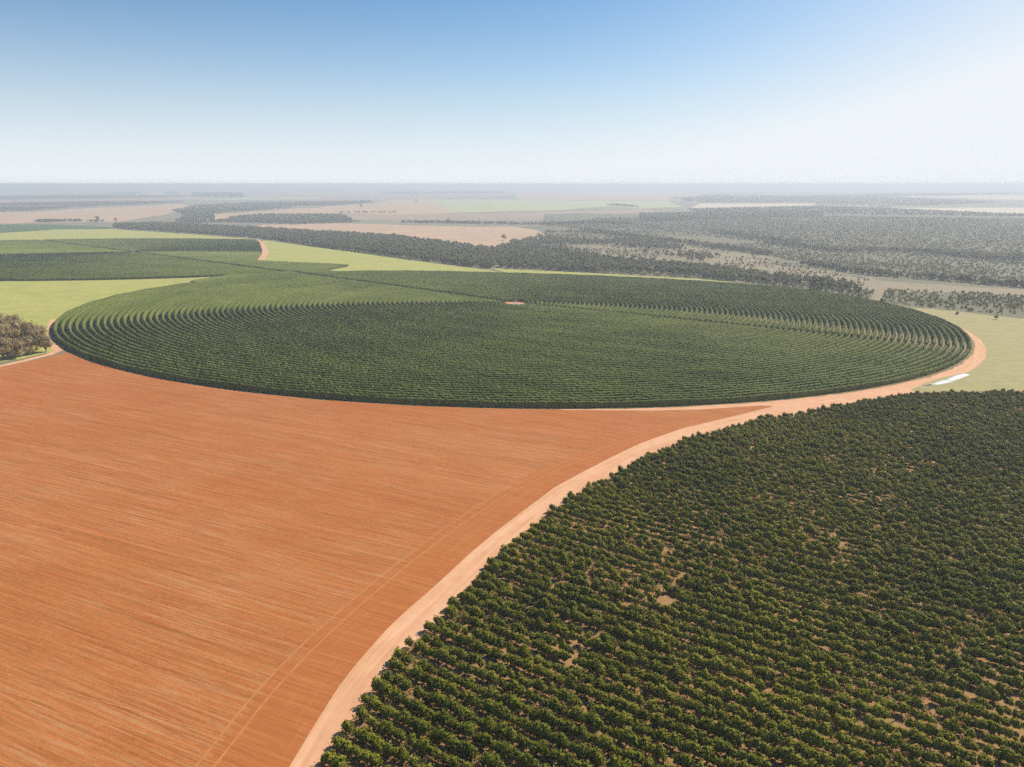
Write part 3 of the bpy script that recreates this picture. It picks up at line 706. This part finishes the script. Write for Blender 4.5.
# white heap of lime along the ring road
hp = wpoly([(923,385.8),(940,384.6),(949,382.6),(960,378.8),(970.5,374.6),(964,373.4),(955,375.6),(947,379.2),(936,382.6)])
def heap(outline, h, name, mat, label, cat):
    c = outline.mean(0); V = []; rings = 5; n = 48
    t = np.concatenate([[0], np.cumsum(np.hypot(*np.diff(np.vstack([outline, outline[:1]]), axis=0).T))]); s = np.linspace(0, t[-1], n, endpoint=False)
    oc = np.vstack([outline, outline[:1]]); ol = np.stack([np.interp(s, t, oc[:, 0]), np.interp(s, t, oc[:, 1])], 1)
    axis = ol - c; u, sv, vt = np.linalg.svd(axis, full_matrices=False); lon = vt[0]
    spine = c + ((ol - c) @ lon)[:, None] * lon * 0.85
    for k in range(rings):
        f = k / (rings - 1); p = ol * (1 - f) + spine * f
        hh = h * (1 - (1 - f) ** 1.6) * (0.8 + 0.35 * rng.random(n)) - 0.05 * (k == 0)
        V += [(a, b, float(terr(a, b)) + q) for (a, b), q in zip(p, hh)]
    Fc = [(k * n + i, k * n + (i + 1) % n, (k + 1) * n + (i + 1) % n, (k + 1) * n + i) for k in range(rings - 1) for i in range(n)]
    return tag(mesh_obj(name, V, Fc, mat), label, cat)
M['lime'] = plain('white_lime', (0.66, 0.65, 0.63), 0.95, 0, 0.22, 0.35)
heap(hp, 0.5, 'lime_heap', M['lime'], 'long low white heap of lime beside the bend of the ring road', 'lime heap')

# ------------------------------------------------------------------ trees
M['bark'] = plain('grey_brown_bark', (0.16, 0.125, 0.095))
M['tree'] = foliage_mat('savanna_tree_leaves', (0.16, 0.165, 0.085), (0.215, 0.215, 0.115), (0.28, 0.26, 0.145), 0.45, 0.08, rough=0.7, spec=0.1, patch=0.01)
M['treed'] = foliage_mat('gallery_tree_leaves', (0.095, 0.11, 0.05), (0.15, 0.165, 0.072), (0.23, 0.22, 0.11), 0.42, 0.1, rough=0.7, spec=0.1, patch=0.012)
M['dry'] = foliage_mat('dry_season_leaves', (0.24, 0.18, 0.095), (0.32, 0.25, 0.125), (0.40, 0.31, 0.16), 0.3, 0.3, rough=0.8, spec=0.05)
M['euc'] = foliage_mat('plantation_tree_leaves', (0.02, 0.035, 0.02), (0.03, 0.05, 0.03), (0.045, 0.06, 0.035), 0.05, 0.02, rough=0.8, spec=0.05)

def tree_geo(seed, h, w, lumps=6, leafn=26, leafs=0.55, low=0.35):
    """trunk, limbs and crown for a tree of height h and crown width w"""
    r = np.random.default_rng(seed); tr = MB(); L = []
    fork = h * r.uniform(0.25, 0.4) * min(1, 0.3 + 2 * max(low, 0)); tr.add(*tube((0, 0, -0.3), (0.1 * h * 0.1, 0, fork), 0.035 * h, 0.024 * h, 7))
    for k in range(lumps):
        t = 2 * math.pi * (k + r.uniform(-0.3, 0.3)) / lumps; q = r.uniform(0.25, 0.62) * w / 2 * (0 if k == 0 else 1)
        cz = h * (r.uniform(low + 0.15, 0.78) if k else 0.78); rad = w * r.uniform(0.2, 0.3)
        c = (q * math.cos(t), q * math.sin(t), cz); L.append((c, np.array([rad, rad, min(rad * 0.8, h - cz + 0.3)])))
        tr.add(*tube((0.01 * h, 0, fork * 0.97), (c[0], c[1], c[2]), 0.018 * h, 0.006 * h, 5))
    return tr, crown_geo(r, L, leafn, leafs, 0.7)
def single_tree(name, seed, h, w, mat, **kw):
    tr, (cv, cf) = tree_geo(seed, h, w, **kw); mb = MB(); mb.v, mb.f, mb.m = tr.v, tr.f, tr.m; mb.add(cv, cf, 1)
    me = bpy.data.meshes.new(name); me.from_pydata(mb.v, [], mb.f); me.materials.append(M['bark']); me.materials.append(mat)
    me.polygons.foreach_set('material_index', mb.m); return me
def place(name, me, P, s, rz, label, cat, group=None, sz=None):
    o = bpy.data.objects.new(name, me); COL.objects.link(o); o.location = (P[0], P[1], float(terr(P[0], P[1])))
    o.scale = (s, s, sz or s); o.rotation_euler = (0, 0, rz); return tag(o, label, cat, group)
gal = [single_tree('woodland_tree', 100 + i, 9.5, 9.5, M['treed'], lumps=6, leafn=22, leafs=0.75, low=0.08) for i in range(4)]
sav = [single_tree('savanna_tree', 120 + i, 4.6, 6.0, M['tree'], lumps=5, leafn=18, leafs=0.6, low=0.0) for i in range(4)]

def sample(px, spacing, seed=0, dens=None, nmax=40000):
    """scatter points over a pixel-outlined patch of ground"""
    q = wpoly(px); mn, mx = q.min(0), q.max(0); r = np.random.default_rng(seed)
    n = int(min(nmax * 6, (mx[0] - mn[0]) * (mx[1] - mn[1]) / spacing ** 2))
    P = r.uniform(mn, mx, (n, 2)); P = P[inside(P, q)]
    if dens is not None: P = P[r.random(len(P)) < dens(P)]
    return P[:nmax]
def clump(s, seed, lo, hi, base=0.0, bias=0.0): return lambda P: np.clip(base + (vnoise(P, s, seed) + bias - lo) / (hi - lo), 0, 1)

# dense gallery wood behind the crop circles
belt = [(112,226),(160,224),(200,226.5),(258,229),(317,233),(356,235),(400,238),(449,245),(497,250.5),(515,241),(540,247),(560,252),(600,258),(660,266),(720,272),(800,282),(868,296),(866,300),(800,288),(700,278.5),(600,273),(545,270.5),(490,269.3),(439,263.3),(400,257.8),(362,252.5),(317,246.5),(258.6,239),(200,234.3),(156,231.5),(118,229)]
B1 = sample(belt[:13] + belt[20:], 7.4, 1); 
B1 = B1[project(B1[:, 0], B1[:, 1], terr(B1[:, 0], B1[:, 1]))[0] < 600]
B2 = sample([(545,250),(600,258),(660,264),(720,270),(800,281),(850,287),(866,299),(800,287.5),(700,278),(600,272.7),(545,270.3)], 7.5, 2, clump(0.035, 5, -0.7, 0.25))
B3 = sample([(520,243),(548,232),(600,233),(660,243),(720,257),(700,262),(640,255),(560,254),(530,248)], 9, 3, clump(0.02, 6, -0.3, 0.5))
def rowtrees(px, w, sp, seed):
    c = wpoly(px); out = []; r = np.random.default_rng(seed)
    for a, b in zip(c[:-1], c[1:]):
        L = np.hypot(*(b - a)); n = int(L * w / sp ** 2); t = r.random(n); d = (b - a) / L; nn = np.array([-d[1], d[0]])
        out.append(a + t[:, None] * (b - a) + r.normal(0, w / 3, (n, 1)) * nn)
    return np.concatenate(out)
bands = [rowtrees([(545,224.5),(590,223),(635,224.5)], 60, 9, 21), rowtrees([(585,231),(604,233),(652,240),(690,244),(740,251),(770,255)], 26, 7, 22),
         rowtrees([(768,243),(800,247),(835,252),(870,251),(925,252),(975,258),(1040,262)], 40, 8.5, 23),
         rowtrees([(930,252),(950,254),(980,259),(1050,258)], 55, 8, 24),
         rowtrees([(806,265),(830,269),(868,275),(900,277),(975,283),(1040,289)], 22, 6.5, 25), rowtrees([(720,233),(768,240),(800,243)], 50, 10, 26)]
groups_l = [rowtrees([(38,222.5),(60,221.5),(82,221.5)], 34, 6.5, 31), rowtrees([(84,222),(104,222)], 20, 9, 32), sample([(175,222),(185,216),(212,213),(216,221),(330,219),(360,222.5),(300,224.5),(230,226),(190,225)], 10, 33, clump(0.01, 7, -0.6, 0.3)),
            rowtrees([(403,222.6),(450,223.3),(512,224.5),(545,224.8)], 45, 9, 34), rowtrees([(340,213),(360,212.8),(398,213)], 40, 14, 35)]
G = np.concatenate([B1, B2, B3] + bands + groups_l)
# low savanna trees
S1 = sample([(545,226),(600,218),(823,216),(1100,220),(1100,256),(1024,258),(930,252),(800,246),(700,236),(640,235)], 8.5, 41, clump(0.006, 8, -2.2, -0.4), 40000)
S2 = sample([(768,243),(1100,256),(1100,296),(1024,288),(868,276),(770,256),(700,246)], 6.5, 42, clump(0.012, 9, -1.6, 0.5))
S3 = sample([(545,254),(700,268),(868,291),(900,290),(1100,300),(1100,325),(1024,317),(930,308),(868,302),(700,279),(560,272)], 4.9, 43, clump(0.03, 10, -1.7, 0.6))
S4 = sample([(540,236),(640,230),(780,262),(868,280),(868,290),(700,270),(560,258)], 8, 44, clump(0.02, 11, -0.9, 1.6))
S = np.concatenate([S1, S2, S3, S4])
road_path = [q for q in REG if q[0] == 'dirt_path'][0][1]
for nm in ('B', 'S'): pass
S = S[~inside(S, road_path)]
def bad(P): return owner_mask(P, {'crop_circle_ground', 'grass_field', 'pasture', 'dirt_road', 'dark_green_field'})[0]
G = G[~bad(G)]; S = S[~bad(S)]
# far woods, bigger and sparser crowns
farw = [([(-60,208),(16,204),(100,202.6),(185,202.3),(100,206.3),(30,210.5),(-60,214)], 15), ([(172,211),(200,206),(256,203.5),(369,201.6),(373,202.6),(256,210.6),(213,214),(190,217)], 14),
        ([(256,215.5),(340,215),(356,221),(300,222),(240,223),(215,222),(230,218)], 13), ([(607,205.5),(616,204.8),(636,206.5),(640,208)], 16), 
        ([(668,199),(720,196),(900,198.5),(1000,203),(880,207.5),(817,205),(815,203),(700,203)], 34), ([(688,209.5),(820,207),(880,209),(1000,214.5),(1100,216.5),(1100,218),(823,214.8),(700,216)], 17),
        ([(110,193.8),(130,192.4),(150,193),(140,194.4)], 22), ([(640,214),(823,212),(823,217),(640,222)], 14), ([(-20,197.5),(120,196),(190,197),(90,198.8),(-20,199.6)], 30), ([(380,193.2),(500,192.6),(505,193.5),(390,194.2)], 40), ([(740,198),(1000,193.5),(1060,194.5),(800,199.5)], 40), ([(20,187.5),(110,188),(110,189.5),(0,190.5)], 90)]
FW = np.concatenate([sample(p, s, 60 + i, clump(0.0035, 70 + i, -1.6, -0.2), 9000) for i, (p, s) in enumerate(farw)])
FS = np.repeat(1.0, len(FW)) * np.clip(np.hypot(FW[:, 0], FW[:, 1]) / 4500, 0.9, 2.2)
print('trees', len(G), len(S), len(FW), round(time.time() - T0, 1))

# the nearest of each wood as trees of their own
def split_near(P, n, xr=(4, 1020)):
    z_ = terr(P[:, 0], P[:, 1]); x, y = project(P[:, 0], P[:, 1], z_ + 5); d = np.hypot(P[:, 0], P[:, 1])
    o = np.argsort(np.where((x > xr[0]) & (x < xr[1]), d, 1e9))[:n]; m = np.zeros(len(P), bool); m[o] = True; return m
gs = rng.uniform(0.5, 1.05, len(G)); ss = rng.uniform(0.25, 0.85, len(S))
ss *= np.where(np.hypot(S[:, 0], S[:, 1])[:] < 1100, 0.75, 1.0)
# edges of the wood face the fields: take the first trees seen in each column of the picture
def front_of(P, n, x0, x1):
    x, y = project(P[:, 0], P[:, 1], terr(P[:, 0], P[:, 1])); m = np.zeros(len(P), bool); ed = np.linspace(x0, x1, n + 1)
    for a, b in zip(ed[:-1], ed[1:]):
        i = np.nonzero((x >= a) & (x < b))[0]
        if len(i): m[i[np.argmax(y[i])]] = True
    return m
mg = front_of(G, 90, 120, 540) | front_of(G, 75, 540, 866)
ms = front_of(S, 60, 868, 1020)
for i in np.nonzero(mg)[0]:
    px = project(G[i, 0], G[i, 1], 0)[0]
    if px < 540: lab, gr = 'dark round crowned tree on the front edge of the wood behind the bright green field', 'front trees of the gallery wood'
    else: lab, gr = 'dark tree in the broken line just behind the far rim of the near circle', 'trees behind the near crop circle'
    place('woodland_tree', gal[i % 4], G[i], gs[i], rng.uniform(0, 6), lab, 'tree', gr)
for i in np.nonzero(ms)[0]:
    place('savanna_tree', sav[i % 4], S[i], ss[i], rng.uniform(0, 6), 'low scrubby tree on the savanna edge above the pale pasture at right', 'tree', 'scrub trees above the pasture')
srcG = [next(o for o in COL.objects if o.data is m) for m in gal]; srcS = [next((o for o in COL.objects if o.data is m), None) for m in sav]; srcS = [s for s in srcS if s]
scatter('woodland', G[~mg], terr(*G[~mg].T), gs[~mg], srcG, 'dense dark gallery woodland winding through the valley beyond the crop circles', 'woodland')
scatter('savanna_scrub', S[~ms], terr(*S[~ms].T), ss[~ms], srcS, 'hazy bluish savanna scrub covering the valley slope at right', 'scrub')
scatter('distant_woods', FW, terr(*FW.T), FS, srcG, 'distant blue woods in bands between the far fields', 'woods')

# plantation blocks near the horizon
def block(px, sp, h, name, label):
    P = sample(px, sp, 80, None, 4000); src = srcG
    scatter(name, P, terr(*P.T), np.stack([np.full(len(P), h / 10), np.full(len(P), h / 10), rng.uniform(0.9, 1.1, len(P)) * h / 10], 1), src, label, 'plantation')
block([(193,195.2),(242,195.6),(243,197.2),(193,196.8)], 16, 38, 'tree_plantation', 'long dark rectangular tree plantation near the horizon at left')
block([(165,193.0),(178,193.2),(178,194.2),(165,194.0)], 18, 30, 'tree_plantation', 'smaller dark tree plantation near the horizon, left of the long one')

# single trees in the open
lone = [(504,240.5,1.5,gal,'round dark tree standing alone on the pink fallow field in front of the wood'),
        (416,202.6,2.6,gal,'wide tree alone on the far pink field, nearest the pointed end of the green field'),
        (361,207.8,2.0,gal,'lone tree on the far pink field below the blue wood'),
        (449,200.0,1.8,gal,'lone tree at the left tip of the pale green field'),
        (375,201.5,1.8,gal,'lone tree at the right tip of the long blue wood'),
        (116,222.3,1.5,gal,'single small tree right of the tree clump on the left pink field'),
        (98,222.5,2.2,gal,'tall round tree at the right end of the clump on the left pink field'),
        (448,222.8,1.6,gal,'tall tree sticking up from the hedge line above the pink fallow field'),
        (957,314.5,0.55,sav,'small dark bush tree at the end of the shadowy scrub line above the pasture'),
        (996,319.5,0.7,sav,'round dark bush tree on the upper edge of the pasture at right'),
        (822,289.5,1.45,gal,'biggest dark tree on the far rim of the near crop circle'),
        (814,289.0,1.3,gal,'big dark tree immediately left of the biggest one on the circle rim')]
for i, (px, py, s, set_, lab) in enumerate(lone): place('lone_tree', set_[i % 4], unp(px, py)[0], s, i * 1.3, lab, 'tree')

# grove of dry trees at the left edge, with trunks, limbs and crowns as parts
protos = []
for i in range(4):
    tr, (cv, cf) = tree_geo(200 + i, 10.5, 10.5, lumps=11, leafn=110, leafs=0.36, low=0.02)
    r0 = np.random.default_rng(300 + i)
    for k in range(14):
        t = r0.uniform(0, 6.28); q = r0.uniform(1.5, 4.6); tr.add(*tube((0.3 * math.cos(t), 0.3 * math.sin(t), r0.uniform(2.5, 5)), (q * math.cos(t), q * math.sin(t), r0.uniform(6, 10.3)), 0.08, 0.03, 4))
    a = bpy.data.meshes.new('trunk'); a.from_pydata(tr.v, [], tr.f); a.materials.append(M['bark'])
    b = bpy.data.meshes.new('crown'); b.from_pydata(cv, [], cf); b.materials.append(M['dry'])
    protos.append((a, b))
grove = [(46,352,.62,'tree at the right end of the dry grove, nearest the path bend'),(37,349,.85,'second dry tree from the right end of the grove, round crowned'),
         (27,355,.72,'front dry tree in the middle of the grove, close to the path'),(16,358,.75,'front dry tree left of the middle of the grove'),(4,360,.85,'leftmost front tree of the dry grove at the photo edge'),
         (30,346,.95,'tall dry tree standing behind the middle of the grove'),(19,346,1.0,'tallest dry tree in the middle of the grove'),(9,349,1.05,'tall dry tree behind the left front of the grove'),
         (-4,352,1.1,'dry tree half cut off by the left edge, rear of the grove'),(3,341,1.15,'highest rear tree of the dry grove at the left edge'),(13,338,.95,'rearmost dry tree of the grove, its crown against the green field'),
         (40,343,.75,'small rear tree at the right side of the dry grove'),(-14,345,1.1,'dry tree past the left edge')]
for i, (px, py, s, lab) in enumerate(grove[:-1]):
    o = bpy.data.objects.new('dry_tree', None); COL.objects.link(o); P = unp(px, py)[0]
    o.location = (P[0], P[1], float(terr(*P))); s *= 1.3; o.scale = (s, s, s); o.rotation_euler = (0, 0, i * 0.9); tag(o, lab, 'tree', 'dry trees of the left grove')
    for nm, me in zip(('trunk', 'crown'), protos[i % 4]):
        c = bpy.data.objects.new(nm, me); COL.objects.link(c); c.parent = o

# farm sheds near the horizon
M['roof'] = plain('pale_sheet_roof', (0.75, 0.76, 0.78), 0.5); M['wallw'] = plain('whitewashed_wall', (0.75, 0.73, 0.70)); M['doord'] = plain('dark_doorway', (0.06, 0.06, 0.07))
def shed(px, py, L, Wd, Hh_, rz, lab):
    P = unp(px, py)[0]; root = bpy.data.objects.new('farm_shed', None); COL.objects.link(root); root.location = (P[0], P[1], float(terr(*P))); root.rotation_euler = (0, 0, rz); tag(root, lab, 'shed', 'farm sheds near the horizon')
    a, b = L / 2, Wd / 2; mb = MB(); mb.add([(-a,-b,-1),(a,-b,-1),(a,b,-1),(-a,b,-1),(-a,-b,Hh_),(a,-b,Hh_),(a,b,Hh_),(-a,b,Hh_),(-a,0,Hh_*1.5),(a,0,Hh_*1.5)],
        [(0,1,5,4),(2,3,7,6),(1,2,6,9,5),(3,0,4,8,7)]); mb.build('wall', [M['wallw']], root)
    e = 1.0; mb = MB()
    for s in (-1, 1):
        mb.add([(-a-e, s*(b+e), Hh_-e*.4), (a+e, s*(b+e), Hh_-e*.4), (a+e, 0, Hh_*1.5+.3), (-a-e, 0, Hh_*1.5+.3), (-a-e, s*(b+e), Hh_-e*.4+.3), (a+e, s*(b+e), Hh_-e*.4+.3), (a+e, 0, Hh_*1.5+.6), (-a-e, 0, Hh_*1.5+.6)],
               [(0,1,2,3),(4,5,6,7),(0,1,5,4),(1,2,6,5),(3,0,4,7)])
    mb.build('roof', [M['roof']], root)
    mb = MB(); mb.box((-L*.12, -b-.3, 0), (L*.12, -b-.05, Hh_*.8)); mb.build('door', [M['doord']], root)
shed(144, 194.6, 70, 40, 16, 0.2, 'white farm shed near the horizon at left, the larger of the pair')
shed(138, 194.4, 40, 30, 11, 0.2, 'smaller white farm shed left of the larger one near the horizon')
print('trees done', round(time.time() - T0, 1))

# ------------------------------------------------------------------ haze, sky, sun, camera
SUN_AZ = math.radians(52); SUN_EL = math.radians(41)      # azimuth to the right of straight ahead
mb = MB(); mb.box((-61500, -61500, -60), (61500, 61500, 97)); hz = mb.build('haze', [bpy.data.materials.new('air_haze')]); hz['kind'] = 'stuff'
tag(hz, 'thin pale haze lying over the whole plain', 'haze')
hm = hz.data.materials[0]; hm.use_nodes = True; nt = hm.node_tree; nt.nodes.clear(); out = nt.nodes.new('ShaderNodeOutputMaterial')
pv = nt.nodes.new('ShaderNodeVolumePrincipled'); pv.inputs['Color'].default_value = (0.90, 0.95, 1.0, 1); pv.inputs['Density'].default_value = 2.0e-4; pv.inputs['Anisotropy'].default_value = 0.14
nt.links.new(pv.outputs[0], out.inputs['Volume'])

world = bpy.data.worlds.new('World'); scene.world = world; world.use_nodes = True; nt = world.node_tree
bg = nt.nodes['Background']; sky = nt.nodes.new('ShaderNodeTexSky'); sky.sky_type = 'NISHITA'; sky.sun_disc = False
sky.sun_elevation = SUN_EL; sky.sun_rotation = SUN_AZ; sky.altitude = 200; sky.air_density = 1.0; sky.dust_density = 0.3; sky.ozone_density = 2.2
# the white dusty air low in the sky, thickest at the horizon and on the side of the sun
tc = nt.nodes.new('ShaderNodeTexCoord'); sep = nt.nodes.new('ShaderNodeSeparateXYZ'); nt.links.new(tc.outputs['Generated'], sep.inputs[0])
def mth(op, a, b=None, clamp=False):
    n = nt.nodes.new('ShaderNodeMath'); n.operation = op; n.use_clamp = clamp
    for i, v in enumerate((a, b)):
        if v is None: continue
        if isinstance(v, (int, float)): n.inputs[i].default_value = v
        else: nt.links.new(v, n.inputs[i])
    return n.outputs[0]
zz = mth('MAXIMUM', sep.outputs[2], 0.0)
e1 = mth('EXPONENT', mth('MULTIPLY', mth('POWER', mth('MULTIPLY', zz, 1 / 0.132), 1.5), -1.0))
dot = nt.nodes.new('ShaderNodeVectorMath'); dot.operation = 'DOT_PRODUCT'; nt.links.new(tc.outputs['Generated'], dot.inputs[0])
dot.inputs[1].default_value = (math.sin(SUN_AZ), math.cos(SUN_AZ), 0.25)
side = mth('POWER', mth('MAXIMUM', dot.outputs['Value'], 0.0), 8.0)
fac = mth('ADD', e1, mth('MULTIPLY', side, mth('EXPONENT', mth('MULTIPLY', zz, -1 / 0.5))), True)
tint = mixc(nt, 1.0, sky.outputs[0], (0.40, 0.80, 1.05), 'MULTIPLY')
skyc = mixc(nt, fac, tint, (8.8, 9.2, 9.6))
nt.links.new(skyc, bg.inputs[0]); bg.inputs[1].default_value = 0.07
L = bpy.data.lights.new('sun', 'SUN'); L.energy = 4.7; L.angle = math.radians(0.53); L.color = (1.0, 0.93, 0.82)
lo = bpy.data.objects.new('sun', L); COL.objects.link(lo)
sd = Vector((math.sin(SUN_AZ) * math.cos(SUN_EL), math.cos(SUN_AZ) * math.cos(SUN_EL), math.sin(SUN_EL)))
lo.rotation_euler = sd.to_track_quat('Z', 'Y').to_euler(); lo.location = (0, 0, 200)

cam = bpy.data.cameras.new('camera'); co = bpy.data.objects.new('camera', cam); COL.objects.link(co)
co.location = (0, 0, HC); co.rotation_euler = (math.pi / 2 - PITCH, 0, 0); cam.sensor_width = 36; cam.lens = 36 * F / W
cam.clip_start = 0.5; cam.clip_end = 200000; scene.camera = co
scene.view_settings.view_transform = 'Standard'; scene.view_settings.look = 'None'; scene.view_settings.exposure = 0.5; scene.view_settings.gamma = 1
scene.cycles.use_denoising = False
scene.cycles.max_bounces = 6; scene.cycles.volume_bounces = 0; scene.cycles.transparent_max_bounces = 8
scene.cycles.use_light_tree = False
print('total', round(time.time() - T0, 1))
